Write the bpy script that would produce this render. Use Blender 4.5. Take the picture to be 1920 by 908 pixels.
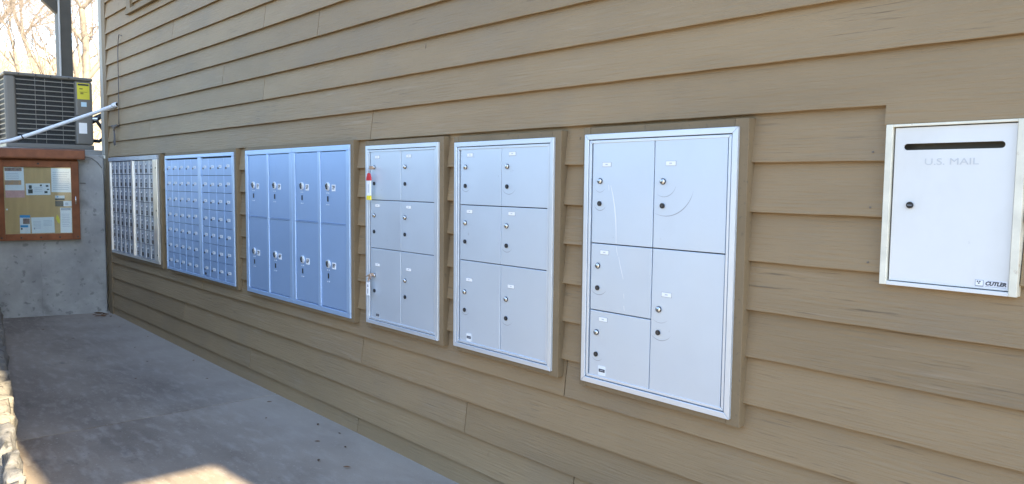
import bpy, bmesh, math, random
from mathutils import Vector, Matrix
random.seed(7)
for o in list(bpy.data.objects): bpy.data.objects.remove(o)
scene = bpy.context.scene
col = scene.collection

# ------------------------------------------------------------------ camera
CAM = Vector((0.0, -2.5053, 1.6038))
R_ = Vector((0.66602639, 0.74585327, 0.0105706)); U_ = Vector((-0.06368742, 0.04274037, 0.99705425)); F_ = Vector((-0.74320438, 0.66473766, -0.07596769))
cd = bpy.data.cameras.new('camera'); cam = bpy.data.objects.new('camera', cd); col.objects.link(cam)
cd.sensor_fit = 'HORIZONTAL'; cd.sensor_width = 36.0; cd.lens = 36.0*1440.0/1920.0; cd.clip_start = 0.02; cd.clip_end = 2000
M = Matrix.Identity(4)
for i in range(3):
    M[i][0] = R_[i]; M[i][1] = U_[i]; M[i][2] = -F_[i]; M[i][3] = CAM[i]
cam.matrix_world = M
scene.camera = cam

# ------------------------------------------------------------------ light
SUN_H = Vector((7.97, 0.9, 0)).normalized(); SUN_EL = math.radians(39.0)
w = bpy.data.worlds.new('World'); scene.world = w; w.use_nodes = True
nt = w.node_tree; nt.nodes.clear()
sky = nt.nodes.new('ShaderNodeTexSky'); sky.sky_type = 'NISHITA'; sky.sun_disc = False
sky.sun_elevation = SUN_EL; sky.sun_rotation = math.atan2(SUN_H.x, SUN_H.y)
sky.air_density = 1.0; sky.dust_density = 0.5; sky.ozone_density = 1.2; sky.altitude = 300
bg = nt.nodes.new('ShaderNodeBackground'); bg.inputs['Strength'].default_value = 0.15
wo = nt.nodes.new('ShaderNodeOutputWorld')
nt.links.new(sky.outputs[0], bg.inputs[0]); nt.links.new(bg.outputs[0], wo.inputs[0])
sl = bpy.data.lights.new('sun', 'SUN'); sl.energy = 5.0; sl.angle = math.radians(0.55); sl.color = (1.0, 0.85, 0.60)
so = bpy.data.objects.new('sun', sl); col.objects.link(so)
sd = Vector((SUN_H.x*math.cos(SUN_EL), SUN_H.y*math.cos(SUN_EL), math.sin(SUN_EL)))
so.rotation_euler = sd.to_track_quat('Z', 'Y').to_euler(); so.location = (12, 4, 14)
vs = scene.view_settings; vs.view_transform = 'Standard'; vs.look = 'None'; vs.gamma = 1.0; vs.exposure = 2.15; vs.use_curve_mapping = False
scene.render.engine = 'CYCLES'

# ------------------------------------------------------------------ materials
def mat(name, base, rough=0.6, metal=0.0, spec=0.5, var=0.0, vscale=4.0, stretch=(1, 1, 1), bump=0.0, bscale=40.0, bstretch=(1, 1, 1),
        base2=None, rnd=0.0, dark=None, dscale=30.0, dstretch=(1, 1, 1), dth=(0.62, 0.72), damt=0.5, bdist=0.004, rvar=0.0, trans=0.0, dmask=0.0, layers=()):
    m = bpy.data.materials.new(name); m.use_nodes = True
    n = m.node_tree; b = n.nodes['Principled BSDF']; L = n.links.new
    b.inputs['Base Color'].default_value = (*base, 1); b.inputs['Roughness'].default_value = rough; b.inputs['Metallic'].default_value = metal
    b.inputs['Specular IOR Level'].default_value = spec
    if trans: b.inputs['Transmission Weight'].default_value = trans
    tc = n.nodes.new('ShaderNodeTexCoord'); oi = n.nodes.new('ShaderNodeObjectInfo')
    ad = n.nodes.new('ShaderNodeVectorMath'); ad.operation = 'ADD'
    mu = n.nodes.new('ShaderNodeMath'); mu.operation = 'MULTIPLY'; mu.inputs[1].default_value = 37.0
    L(oi.outputs['Random'], mu.inputs[0]); L(tc.outputs['Object'], ad.inputs[0]); L(mu.outputs[0], ad.inputs[1])
    def noise(scale, st, detail=5, rough_=0.6):
        mp = n.nodes.new('ShaderNodeMapping'); mp.inputs['Scale'].default_value = st
        nz = n.nodes.new('ShaderNodeTexNoise'); nz.inputs['Scale'].default_value = scale; nz.inputs['Detail'].default_value = detail; nz.inputs['Roughness'].default_value = rough_
        L(ad.outputs[0], mp.inputs['Vector']); L(mp.outputs[0], nz.inputs['Vector']); return nz.outputs['Fac']
    def ramp(src, a, bb):
        r = n.nodes.new('ShaderNodeMapRange'); r.inputs['From Min'].default_value = a; r.inputs['From Max'].default_value = bb
        L(src, r.inputs['Value']); return r.outputs['Result']
    def mix(f, ca, cb):
        x = n.nodes.new('ShaderNodeMix'); x.data_type = 'RGBA'
        if hasattr(f, 'is_linked') or not isinstance(f, float): L(f, x.inputs['Factor'])
        else: x.inputs['Factor'].default_value = f
        for c, i in ((ca, 6), (cb, 7)):
            if isinstance(c, tuple): x.inputs[i].default_value = (*c, 1)
            else: L(c, x.inputs[i])
        return x.outputs[2]
    c = None
    if var > 0 or base2:
        b2 = base2 or tuple(x*(1-var) for x in base); b1 = base if base2 else tuple(min(1, x*(1+var*0.6)) for x in base)
        c = mix(ramp(noise(vscale, stretch), 0.3, 0.7), b1, b2)
    if dark:
        f = ramp(noise(dscale, dstretch, 4, 0.55), *dth)
        if dmask:
            f2 = ramp(noise(dmask, (1, 1, 1), 2), 0.48, 0.62)
            q = n.nodes.new('ShaderNodeMath'); q.operation = 'MULTIPLY'; L(f, q.inputs[0]); L(f2, q.inputs[1]); f = q.outputs[0]
        q = n.nodes.new('ShaderNodeMath'); q.operation = 'MULTIPLY'; q.inputs[1].default_value = damt; L(f, q.inputs[0])
        c = mix(q.outputs[0], c if c is not None else base, dark)
    for (lc, lsc, lst, lth, lam, lmk) in layers:
        f = ramp(noise(lsc, lst, 4, 0.55), *lth)
        if lmk:
            f2 = ramp(noise(lmk, (1, 1, 1), 2), 0.50, 0.60); q = n.nodes.new('ShaderNodeMath'); q.operation = 'MULTIPLY'; L(f, q.inputs[0]); L(f2, q.inputs[1]); f = q.outputs[0]
        q = n.nodes.new('ShaderNodeMath'); q.operation = 'MULTIPLY'; q.inputs[1].default_value = lam; L(f, q.inputs[0])
        c = mix(q.outputs[0], c if c is not None else base, lc)
    if rnd > 0:
        h = n.nodes.new('ShaderNodeHueSaturation'); r = n.nodes.new('ShaderNodeMapRange')
        r.inputs['To Min'].default_value = 1-rnd; r.inputs['To Max'].default_value = 1+rnd; L(oi.outputs['Random'], r.inputs['Value']); L(r.outputs[0], h.inputs['Value'])
        if c is None: h.inputs['Color'].default_value = (*base, 1)
        else: L(c, h.inputs['Color'])
        c = h.outputs[0]
    if c is not None: L(c, b.inputs['Base Color'])
    if rvar > 0:
        r = n.nodes.new('ShaderNodeMapRange'); r.inputs['To Min'].default_value = rough-rvar; r.inputs['To Max'].default_value = rough+rvar
        L(noise(vscale*2.3, stretch), r.inputs['Value']); L(r.outputs[0], b.inputs['Roughness'])
    if bump > 0:
        bp = n.nodes.new('ShaderNodeBump'); bp.inputs['Strength'].default_value = bump; bp.inputs['Distance'].default_value = bdist
        L(noise(bscale, bstretch, 6), bp.inputs['Height']); L(bp.outputs[0], b.inputs['Normal'])
    return m
PAINT = mat('siding_paint', (0.308, 0.214, 0.114), 0.62, var=0.13, vscale=1.1, stretch=(0.7, 1, 3.0), bump=0.9, bscale=9, bstretch=(0.5, 1, 12), bdist=0.006, rnd=0.07,
            dark=(0.075, 0.055, 0.038), dscale=8, dstretch=(0.6, 1, 13), dth=(0.60, 0.74), damt=0.6, dmask=1.1, spec=0.35,
            layers=(((0.43, 0.34, 0.24), 6, (0.5, 1, 10), (0.55, 0.75), 0.35, 0.9), ((0.05, 0.035, 0.025), 16, (1.2, 1, 0.55), (0.70, 0.76), 0.7, 1.7), ((0.16, 0.15, 0.13), 1.6, (1, 1, 0.8), (0.50, 0.75), 0.25, 0.0)))
TRIMP = mat('trim_paint', (0.220, 0.158, 0.088), 0.65, var=0.12, vscale=5, stretch=(1, 1, 1), bump=0.45, bscale=60, rnd=0.05, dark=(0.10, 0.085, 0.06), dscale=55, dth=(0.62, 0.74), damt=0.55, spec=0.3)
CORNERP = mat('pale_corner_paint', (0.36, 0.33, 0.27), 0.6, var=0.1, vscale=5, bump=0.3, bscale=30)
ALU = mat('silver_enamel', (0.63, 0.70, 0.775), 0.46, metal=0.50, var=0.035, vscale=2.2, rvar=0.06, bump=0.10, bscale=5, bdist=0.006, layers=(((0.50, 0.54, 0.60), 1.7, (1, 1, 0.7), (0.5, 0.8), 0.35, 0.0), ((0.42, 0.45, 0.50), 30, (1, 1, 1), (0.70, 0.76), 0.6, 2.0)))
ALU2 = mat('silver_frame', (0.71, 0.77, 0.835), 0.38, metal=0.55, var=0.04, vscale=6, rvar=0.06)
ALUREFL = mat('silver_blue_reflection', (0.37, 0.52, 0.76), 0.50, metal=0.5, var=0.04, vscale=2.2, rvar=0.05)  # silver doors with a blue reflection from out of view tinted into the colour
ALUREFL2 = mat('silver_frame_blue_reflection', (0.46, 0.62, 0.85), 0.44, metal=0.5, var=0.04, vscale=6)  # frame version, same blue reflection painted into the base colour
OLDALU = mat('old_aluminium', (0.40, 0.44, 0.50), 0.45, metal=0.5, var=0.15, vscale=9, rvar=0.1)
OLDALUB = mat('old_aluminium_bright', (0.80, 0.81, 0.82), 0.28, metal=0.85, var=0.06, vscale=9)
GAP = mat('dark_gap', (0.02, 0.025, 0.035), 0.7)
CHROME = mat('lock_steel', (0.78, 0.76, 0.72), 0.25, metal=0.9)
BLACK = mat('black_plastic', (0.012, 0.012, 0.013), 0.35)
SCUFF = mat('scuff_grey', (0.36, 0.39, 0.44), 0.5, metal=0.3)
SCRATCH = mat('scratch_white', (0.85, 0.87, 0.88), 0.5)
PAPER = mat('white_paper', (0.87, 0.87, 0.86), 0.7, var=0.04, vscale=8)
INK = mat('grey_ink', (0.30, 0.31, 0.33), 0.7)
DINK = mat('dark_ink', (0.035, 0.035, 0.045), 0.6)
RED = mat('red_plastic', (0.55, 0.02, 0.025), 0.4)
YEL = mat('yellow_plastic', (0.85, 0.68, 0.04), 0.45)
KEYM = mat('key_brass', (0.42, 0.30, 0.22), 0.35, metal=0.9)
WHITE = mat('white_enamel', (0.76, 0.75, 0.71), 0.38, var=0.03, vscale=3, bump=0.08, bscale=6, bdist=0.004, layers=(((0.58, 0.55, 0.48), 5, (1, 1, 0.6), (0.55, 0.8), 0.35, 0.0), ((0.35, 0.33, 0.30), 45, (1.6, 1, 0.6), (0.72, 0.77), 0.5, 2.5)))
CREAM = mat('yellowed_enamel', (0.80, 0.75, 0.60), 0.45, var=0.14, vscale=14, dark=(0.35, 0.20, 0.07), dscale=40, dth=(0.64, 0.74), damt=0.6)
EMB = mat('emboss_shade_enamel', (0.58, 0.58, 0.57), 0.4)  # greyer than the door: relief shading of the raised letters put into colour
CONC = mat('concrete_wall_grey', (0.36, 0.36, 0.34), 0.85, base2=(0.21, 0.21, 0.205), vscale=2.6, bump=0.35, bscale=18, bdist=0.01, dark=(0.09, 0.09, 0.09), dscale=14, dstretch=(1, 1, 1.1), dth=(0.61, 0.68), damt=0.5, layers=(((0.07, 0.068, 0.062), 4, (1, 1, 1), (0.56, 0.74), 0.45, 0.0), ((0.42, 0.42, 0.40), 9, (1, 1, 1.4), (0.6, 0.75), 0.4, 0.0)))
WALK = mat('walkway_concrete', (0.30, 0.245, 0.185), 0.75, base2=(0.145, 0.112, 0.082), vscale=0.9, stretch=(0.8, 1.8, 1), bump=0.6, bscale=90, bdist=0.003, dark=(0.42, 0.37, 0.31), dscale=7, dstretch=(0.8, 2.4, 1), dth=(0.5, 0.75), damt=0.45, rvar=0.12,
           layers=(((0.05, 0.042, 0.036), 5, (0.8, 1.6, 1), (0.58, 0.72), 0.55, 0.7), ((0.46, 0.42, 0.37), 55, (1, 1, 1), (0.62, 0.72), 0.5, 0.0), ((0.06, 0.055, 0.05), 48, (1, 1, 1), (0.66, 0.74), 0.6, 0.0), ((0.04, 0.036, 0.03), 26, (0.7, 1.6, 1), (0.70, 0.76), 0.7, 1.5)))
def wall_side_wear(m):
    n = m.node_tree; L = n.links.new; b = n.nodes['Principled BSDF']; src = b.inputs['Base Color'].links[0].from_socket
    tc = n.nodes.new('ShaderNodeTexCoord'); sp = n.nodes.new('ShaderNodeSeparateXYZ'); L(tc.outputs['Object'], sp.inputs[0])
    nz = n.nodes.new('ShaderNodeTexNoise'); nz.inputs['Scale'].default_value = 2.4; nz.inputs['Detail'].default_value = 6; L(tc.outputs['Object'], nz.inputs['Vector'])
    ad = n.nodes.new('ShaderNodeMath'); ad.operation = 'MULTIPLY_ADD'; ad.inputs[1].default_value = 0.9; L(nz.outputs['Fac'], ad.inputs[0]); L(sp.outputs['Y'], ad.inputs[2])
    r = n.nodes.new('ShaderNodeMapRange'); r.inputs['From Min'].default_value = -0.45; r.inputs['From Max'].default_value = 0.40; r.inputs['To Max'].default_value = 0.75; L(ad.outputs[0], r.inputs['Value'])
    x = n.nodes.new('ShaderNodeMix'); x.data_type = 'RGBA'; x.inputs[7].default_value = (0.40, 0.350, 0.290, 1); L(r.outputs[0], x.inputs['Factor']); L(src, x.inputs[6]); L(x.outputs[2], b.inputs['Base Color'])
wall_side_wear(WALK)   # less-walked, cleaner concrete along the building
STONE = mat('rough_stone', (0.27, 0.24, 0.19), 0.9, base2=(0.13, 0.12, 0.10), vscale=9, bump=0.9, bscale=28, bdist=0.02, dark=(0.05, 0.045, 0.04), dscale=17, dth=(0.58, 0.66), damt=0.8)
STONE2 = mat('dark_stone', (0.10, 0.095, 0.085), 0.9, base2=(0.22, 0.21, 0.195), vscale=13, stretch=(1, 1, 0.4), bump=0.9, bscale=30, bdist=0.02, dark=(0.03, 0.03, 0.028), dscale=15, dth=(0.56, 0.64), damt=0.8)  # darker mottled stone for the near stretch of the wall
CEDAR = mat('red_cedar', (0.215, 0.076, 0.030), 0.65, spec=0.25, var=0.32, vscale=7, stretch=(1, 1, 1), bump=0.2, bscale=40, rnd=0.10)
CORK = mat('tan_backing', (0.66, 0.43, 0.20), 0.8, var=0.12, vscale=5, stretch=(1, 3, 0.4))
PLUG = mat('dark_plug', (0.03, 0.014, 0.009), 0.5)
PINK = mat('pink_print', (0.72, 0.42, 0.38), 0.7, var=0.12, vscale=20)
BLUEP = mat('blue_print', (0.06, 0.32, 0.62), 0.6)
PHOTO = mat('photo_print', (0.50, 0.32, 0.22), 0.6, base2=(0.12, 0.10, 0.12), vscale=30)
ORNG = mat('orange_print', (0.62, 0.32, 0.12), 0.6, base2=(0.35, 0.28, 0.25), vscale=24)
GREENB = mat('dark_card', (0.045, 0.055, 0.05), 0.5)
ACM = mat('ac_grey_paint', (0.165, 0.156, 0.138), 0.45, var=0.05, vscale=5, spec=0.4)
ACB = mat('ac_slat_paint', (0.27, 0.26, 0.235), 0.45)
COIL = mat('ac_coil', (0.022, 0.026, 0.03), 0.6, var=0.5, vscale=60)
ACYEL = mat('yellow_label', (0.66, 0.60, 0.05), 0.55, var=0.06, vscale=20)
ACBLU = mat('pale_blue_label', (0.50, 0.68, 0.78), 0.5)
PVC = mat('white_pvc', (0.72, 0.74, 0.77), 0.35, var=0.06, vscale=6)
POSTM = mat('dark_post_paint', (0.075, 0.07, 0.058), 0.6, var=0.15, vscale=5)
POSTL = mat('pale_conduit', (0.50, 0.50, 0.48), 0.5)
BARK = mat('bark', (0.26, 0.215, 0.165), 0.9, var=0.35, vscale=6, stretch=(1, 1, 0.4))
BARK2 = mat('twig_bark', (0.27, 0.225, 0.185), 0.9, var=0.3, vscale=3)
LITTER = mat('leaf_litter', (0.48, 0.42, 0.30), 0.95, base2=(0.26, 0.22, 0.15), vscale=2.5, bump=0.8, bscale=9, bdist=0.06)
LEAF = mat('dry_leaf_brown', (0.13, 0.065, 0.028), 0.8, rnd=0.4)
ROOFM = mat('roof_shingle', (0.08, 0.075, 0.07), 0.9, var=0.2, vscale=12)
WIRE = mat('wire_grey', (0.10, 0.09, 0.085), 0.6)
NAILM = mat('nail_head', (0.16, 0.13, 0.10), 0.6)
def glassmat(name, op=0.15, rough=0.05, colr=(0.9, 0.95, 0.97)):
    m = bpy.data.materials.new(name); m.use_nodes = True; n = m.node_tree; n.nodes.clear()
    out = n.nodes.new('ShaderNodeOutputMaterial'); t = n.nodes.new('ShaderNodeBsdfTransparent'); g = n.nodes.new('ShaderNodeBsdfGlossy'); mx = n.nodes.new('ShaderNodeMixShader')
    fr = n.nodes.new('ShaderNodeFresnel'); fr.inputs['IOR'].default_value = 1.5
    t.inputs['Color'].default_value = (*colr, 1); g.inputs['Roughness'].default_value = rough
    n.links.new(fr.outputs[0], mx.inputs[0]); n.links.new(t.outputs[0], mx.inputs[1]); n.links.new(g.outputs[0], mx.inputs[2]); n.links.new(mx.outputs[0], out.inputs[0])
    return m
GLASS = glassmat('clear_pane')
WINGL = mat('window_glass', (0.02, 0.025, 0.03), 0.05, spec=0.8)

# ------------------------------------------------------------------ helpers
def rootloc(p):
    v = Vector((0, 0, 0))
    while p is not None: v = v + Vector(p.location); p = p.parent
    return v
class MB:
    def __init__(s, T=None): s.v = []; s.f = []; s.T = T
    def add(s, vs, fs):
        k = len(s.v)
        for p in vs: s.v.append(s.T(*p) if s.T else tuple(p))
        for f in fs: s.f.append(tuple(i+k for i in f))
        return s
    def box(s, x0, x1, y0, y1, z0, z1):
        x0, x1 = min(x0, x1), max(x0, x1); y0, y1 = min(y0, y1), max(y0, y1); z0, z1 = min(z0, z1), max(z0, z1)
        return s.add([(x0,y0,z0),(x1,y0,z0),(x1,y1,z0),(x0,y1,z0),(x0,y0,z1),(x1,y0,z1),(x1,y1,z1),(x0,y1,z1)],
                     [(3,2,1,0),(4,5,6,7),(0,1,5,4),(1,2,6,5),(2,3,7,6),(3,0,4,7)])
    def prism(s, poly, a, b, axis='y'):
        # poly in the two other axes (x,z for y ; y,z for x ; x,y for z), extruded from a to b
        def P(p, t): return {'y': (p[0], t, p[1]), 'x': (t, p[0], p[1]), 'z': (p[0], p[1], t)}[axis]
        n = len(poly)
        return s.add([P(p, a) for p in poly]+[P(p, b) for p in poly],
                     [tuple(range(n)), tuple(range(2*n-1, n-1, -1))]+[(i, i+n, (i+1) % n+n, (i+1) % n) for i in range(n)])
    def disc(s, cx, cz, r, ya, yb, n=20, rz=None):
        return s.prism([(cx+r*math.cos(2*math.pi*i/n), cz+(rz or r)*math.sin(2*math.pi*i/n)) for i in range(n)], ya, yb, 'y')
    def tube(s, pts, rad, n=8, cap=True):
        pts = [Vector(p) for p in pts]; rs = rad if isinstance(rad, (list, tuple)) else [rad]*len(pts)
        vs = []; fs = []; prev = None
        for i, p in enumerate(pts):
            d = (pts[min(i+1, len(pts)-1)]-pts[max(i-1, 0)]).normalized()
            a = Vector((0, 0, 1)) if abs(d.z) < 0.9 else Vector((1, 0, 0))
            if prev is not None: a = prev
            x = d.cross(a).normalized(); y = x.cross(d).normalized(); prev = y
            for k in range(n):
                t = 2*math.pi*k/n; vs.append(tuple(p+rs[i]*(math.cos(t)*x+math.sin(t)*y)))
        for i in range(len(pts)-1):
            for k in range(n): fs.append((i*n+k, i*n+(k+1) % n, (i+1)*n+(k+1) % n, (i+1)*n+k))
        if cap: fs.append(tuple(range(n-1, -1, -1))); fs.append(tuple((len(pts)-1)*n+k for k in range(n)))
        return s.add(vs, fs)
    def mesh(s, name, m, off=Vector((0, 0, 0))):
        me = bpy.data.meshes.new(name); me.from_pydata([(p[0]-off[0], p[1]-off[1], p[2]-off[2]) for p in s.v], [], s.f)
        bm = bmesh.new(); bm.from_mesh(me); bmesh.ops.recalc_face_normals(bm, faces=bm.faces); bm.to_mesh(me); bm.free()
        me.materials.append(m); return me
    def build(s, name, m, parent=None, bevel=0.0, smooth=False, seg=2):
        o = bpy.data.objects.new(name, s.mesh(name, m, rootloc(parent))); col.objects.link(o); o.parent = parent
        if bevel:
            b = o.modifiers.new('bevel', 'BEVEL'); b.width = bevel; b.segments = seg; b.limit_method = 'ANGLE'
        if smooth:
            for p in o.data.polygons: p.use_smooth = True
        return o
def centre(o, tilt=0.0):
    vs_ = o.data.vertices; c = Vector(((min(v.co.x for v in vs_)+max(v.co.x for v in vs_))/2, min(v.co.y for v in vs_), (min(v.co.z for v in vs_)+max(v.co.z for v in vs_))/2))
    o.data.transform(Matrix.Translation(-c)); o.location = c
    if tilt: o.rotation_euler = (random.uniform(-tilt, tilt), 0, random.uniform(-tilt, tilt))
    return o
def inst(name, me, parent, loc=(0, 0, 0)):
    o = bpy.data.objects.new(name, me); col.objects.link(o); o.parent = parent; o.location = loc; return o
def tag(o, label, cat, group=None):
    o['label'] = label; o['category'] = cat
    if group: o['group'] = group
    return o
def thing(name, loc, label, cat, group=None):
    o = bpy.data.objects.new(name, None); o.empty_display_size = 0.1; col.objects.link(o); o.location = loc
    return tag(o, label, cat, group)
def struct(o): o['kind'] = 'structure'; return o
def smooth(o):
    for p in o.data.polygons: p.use_smooth = True
    return o
def text_mesh(name, txt, size, m, ext=0.0004, shear=0.0, bold=0.0):
    c = bpy.data.curves.new(name, 'FONT'); c.body = txt; c.size = size; c.extrude = ext; c.align_x = 'CENTER'; c.align_y = 'CENTER'; c.shear = shear; c.offset = bold
    t = bpy.data.objects.new('tmp', c); col.objects.link(t); dg = bpy.context.evaluated_depsgraph_get()
    me = bpy.data.meshes.new_from_object(t.evaluated_get(dg)); bpy.data.objects.remove(t); me.name = name
    me.transform(Matrix.Rotation(math.radians(90), 4, 'X')); me.materials.clear(); me.materials.append(m); return me
def wob(a, b): return math.sin(a*1.7+b*12.9)*0.5+math.sin(a*3.9+b*7.3)*0.3+math.sin(a*0.6+b*3.1)*0.6

# ------------------------------------------------------------------ setting: ground, walkway
UP = 1.86
def height(x, y):
    up = UP+0.20*max(0, -17.5-x)*(1 if x > -48 else 0)+(0.20*30.5 if x <= -48 else 0)
    if x < -17.5: up += 0.25*math.sin(x*0.7+y*0.5)+0.15*math.sin(y*1.3-x*0.3)
    f = min(1, max(0, (y+3.2)/1.6)); f = f*f*(3-2*f); up = up*f-0.06*(1-f)
    if y > -1.15: t = min(1, max(0, (-10.32-x+0.27*min(0, y))/0.12))
    else: t = min(1, max(0, (-9.6-x)/2.6)); t = t*t*(3-2*t)
    return -0.06*(1-t)+up*t
xs = [-400, -250, -150, -100, -75, -60]+[-50+i*1.0 for i in range(36)]+[-14.5+i*0.5 for i in range(7)]+[-11.3+i*0.1 for i in range(18)]+[-9+i*1.0 for i in range(14)]+[7, 12, 25, 60, 150, 400]
ys = [-400, -200, -100, -60, -30, -15, -8, -5, -3.5]+[-2.6+i*0.15 for i in range(20)]+[0.6+i*0.6 for i in range(16)]+[12, 16, 24, 40, 80, 200, 400]
xs = sorted(set(round(x, 3) for x in xs)); ys = sorted(set(round(y, 3) for y in ys))
g = MB(); nx, ny = len(xs), len(ys)
g.add([(x, y, height(x, y)) for x in xs for y in ys], [(i*ny+j, (i+1)*ny+j, (i+1)*ny+j+1, i*ny+j+1) for i in range(nx-1) for j in range(ny-1)])
struct(g.build('ground', LITTER))
ASPH = mat('bounce_cut_asphalt', (0.055, 0.055, 0.058), 0.85, var=0.25, vscale=3, bump=0.5, bscale=120, bdist=0.004)  # for unseen dark ground, added to cut warm bounce onto the wall
yv = []; yf_ = []
for i in range(41):
    for j in range(25): yv.append((-4.2+i*1.6, -2.15-j*2.5, -0.035))
for i in range(40):
    for j in range(24): yf_.append((i*25+j, (i+1)*25+j, (i+1)*25+j+1, i*25+j+1))
struct(MB().add(yv, yf_).build('bounce_cut_ground', ASPH))
BLOCKRIDGE = mat('blocker_ridge_green', (0.022, 0.032, 0.022), 0.95, base2=(0.045, 0.045, 0.032), vscale=0.25, bump=0.8, bscale=0.8, bdist=0.8)  # for an unseen dark ridge, added to block low sky and darken reflections
hv_ = []; hf_ = []; nh = 90
for i in range(nh+1):
    a = math.radians(215+110*i/nh); cx_, cy_ = math.cos(a), math.sin(a); hh = 15+3.5*math.sin(i*0.55)+2.0*math.sin(i*1.7)+1.2*math.sin(i*3.3)
    for rr, zz in ((62, -0.5), (66, hh*0.55), (72, hh*0.9), (80, hh), (110, hh*0.8), (150, -1)): hv_.append((-6+rr*cx_*1.0, -4+rr*cy_, zz+(0.5*math.sin(i*2.9+rr) if zz > 0 else 0)))
for i in range(nh):
    for j in range(5): hf_.append((i*6+j, (i+1)*6+j, (i+1)*6+j+1, i*6+j+1))
struct(MB().add(hv_, hf_).build('blocker_ridge', BLOCKRIDGE))
wk = bpy.data.objects.new('walkway', None); col.objects.link(wk); struct(wk)
def slab(x0, x1, yl, yr, m=None):
    b = MB(); n = 14; vs = []
    zf = lambda x: 0.022*min(1, max(0, (-6.6-x)/3.1))-0.012*min(1, max(0, (x+4.3)/1.2))
    for i in range(n+1):
        x = x0+(x1-x0)*i/n
        for yy, dz in ((yl, -0.12), (yl, -0.006), (yl+0.008, 0), (yr-0.002, 0), (yr-0.002, -0.12)): vs.append((x+(0.0 if 0 < i < n else 0.0), yy, zf(x)+dz))
    fs = [(i*5+k, (i+1)*5+k, (i+1)*5+(k+1) % 5, i*5+(k+1) % 5) for i in range(n) for k in range(5)]+[(0, 1, 2, 3, 4), tuple(n*5+k for k in (4, 3, 2, 1, 0))]
    b.add(vs, fs); return b.build('slab', m or WALK, wk, bevel=0.0)
slab(-10.35, -5.428, -2.14, 0.0); slab(-5.413, -2.6, -2.14, 0.0); BOUNCE = mat('bounce_concrete', (0.20, 0.18, 0.155), 0.8, var=0.12, vscale=2, bump=0.4, bscale=60, bdist=0.003)
slab(-2.592, 0.6, -8.0, 0.0, BOUNCE); slab(0.608, 3.7, -8.0, 0.0, BOUNCE)  # unseen slabs added to bounce warm sunlight onto the wall

# ------------------------------------------------------------------ building with lap siding
S = 0.175; Z0 = 1.86; XL, XR, HE = -10.02, 3.8, 6.5
bld = thing('clapboard_building', (-10.02, 0.0, 0.0), 'long tan building wall of lapped wooden boards that carries the mailboxes', 'building')
MB().box(XL+0.02, XR, 0.0, 0.12, -0.1, HE).build('sheathing', mat('tar_paper', (0.03, 0.027, 0.024), 0.9), bld)
MB().box(XL+0.02, XL+0.14, 0.121, 7.0, 1.5, HE).build('end_wall', PAINT, bld)
MB().box(XR-0.12, XR, 0.121, 7.0, -0.1, HE).build('end_wall', PAINT, bld)
MB().box(XL+0.02, XR, 7.001, 7.12, -0.1, HE).build('rear_wall', PAINT, bld)
rf = MB(); rf.prism([(-0.70, HE), (-0.70, HE+0.16), (3.5, HE+2.2), (7.8, HE+0.16), (7.8, HE), (3.5, HE+2.0)], XL-0.15, XR-0.10, 'x'); ro = rf.build('roof', ROOFM, bld)
MB().box(XL-0.15, XR-0.10, -0.69, -0.002, HE-0.02, HE+0.1).build('soffit', TRIMP, ro)
MB().box(XL-0.15, XR-0.12, -0.80, -0.705, HE+0.03, HE+0.15).build('gutter', TRIMP, ro)
def board(k, x0, x1, notch=None):
    """one tapered lap board of row k; notch=(x,dz): the bottom drops by dz from x on"""
    zb = Z0+k*S+0.0025*math.sin(k*5.1); zt = zb+S+0.022
    n = max(2, int((x1-x0)/0.12)); xsn = [x0+(x1-x0)*i/n for i in range(n+1)]
    if notch: xsn = sorted([x for x in xsn if abs(x-notch[0]) > 0.05]+[notch[0]-0.0006, notch[0]+0.0006])
    vs = []
    for x in xsn:
        wz = 0.0013*wob(x, k)+0.0007*math.sin(x*19+k); wy = 0.0014*wob(x*0.8+3, k+2.0); b = zb+wz
        slope = 0.0255/(S+0.022)
        if notch and x > notch[0]: b -= notch[1]
        yf = -0.0325-wy-(zb+wz-b)*slope
        vs += [(x, yf+0.024, b+0.004), (x, yf+0.001, b), (x, yf, b+0.002), (x, -0.007, zt), (x, -0.001, zt)]
    m_ = len(xsn)
    fs = [(i*5+q, (i+1)*5+q, (i+1)*5+(q+1) % 5, i*5+(q+1) % 5) for i in range(m_-1) for q in range(5)]+[(0, 1, 2, 3, 4), tuple((m_-1)*5+q for q in (4, 3, 2, 1, 0))]
    o = MB().add(vs, fs).build('board', PAINT, bld); return o
XB = -9.80
JO = {6: [-7.55], 5: [-5.545, 0.4], 4: [-4.72], 3: [-6.36, -1.1], 2: [-5.58], 1: [-8.3, 1.1], 0: [-4.06], -7: [-6.9, -2.40, 1.2], -8: [-4.18, 0.3], -9: [-7.4, -3.13], -10: [-5.9, -2.346], -11: [-4.246]}
def nail(o, x, z):
    MB().disc(x, z, 0.0032, -0.0320, -0.020, 10).build('nail', NAILM, o)
for k in range(-11, 27):
    cuts = [XB]+JO.get(k, [-6.8+((k*37) % 11)*0.5, -1.5+((k*53) % 9)*0.4] if k > 6 else [])+[XR-0.13]
    if k in (-1, -2, -3):
        segs = [(XB, -1.024), (-0.640, XR-0.13)]
    else: segs = [(cuts[i]+(0.003 if i else 0), cuts[i+1]-0.003) for i in range(len(cuts)-1)]
    for a, b in segs:
        o = board(k, a, b, (-1.026, 0.062) if (k == 0 and b > 0) else None)
        if k in (-1, -2, -3) and b < 0: nail(o, -1.062, Z0+k*S+0.030)
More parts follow.
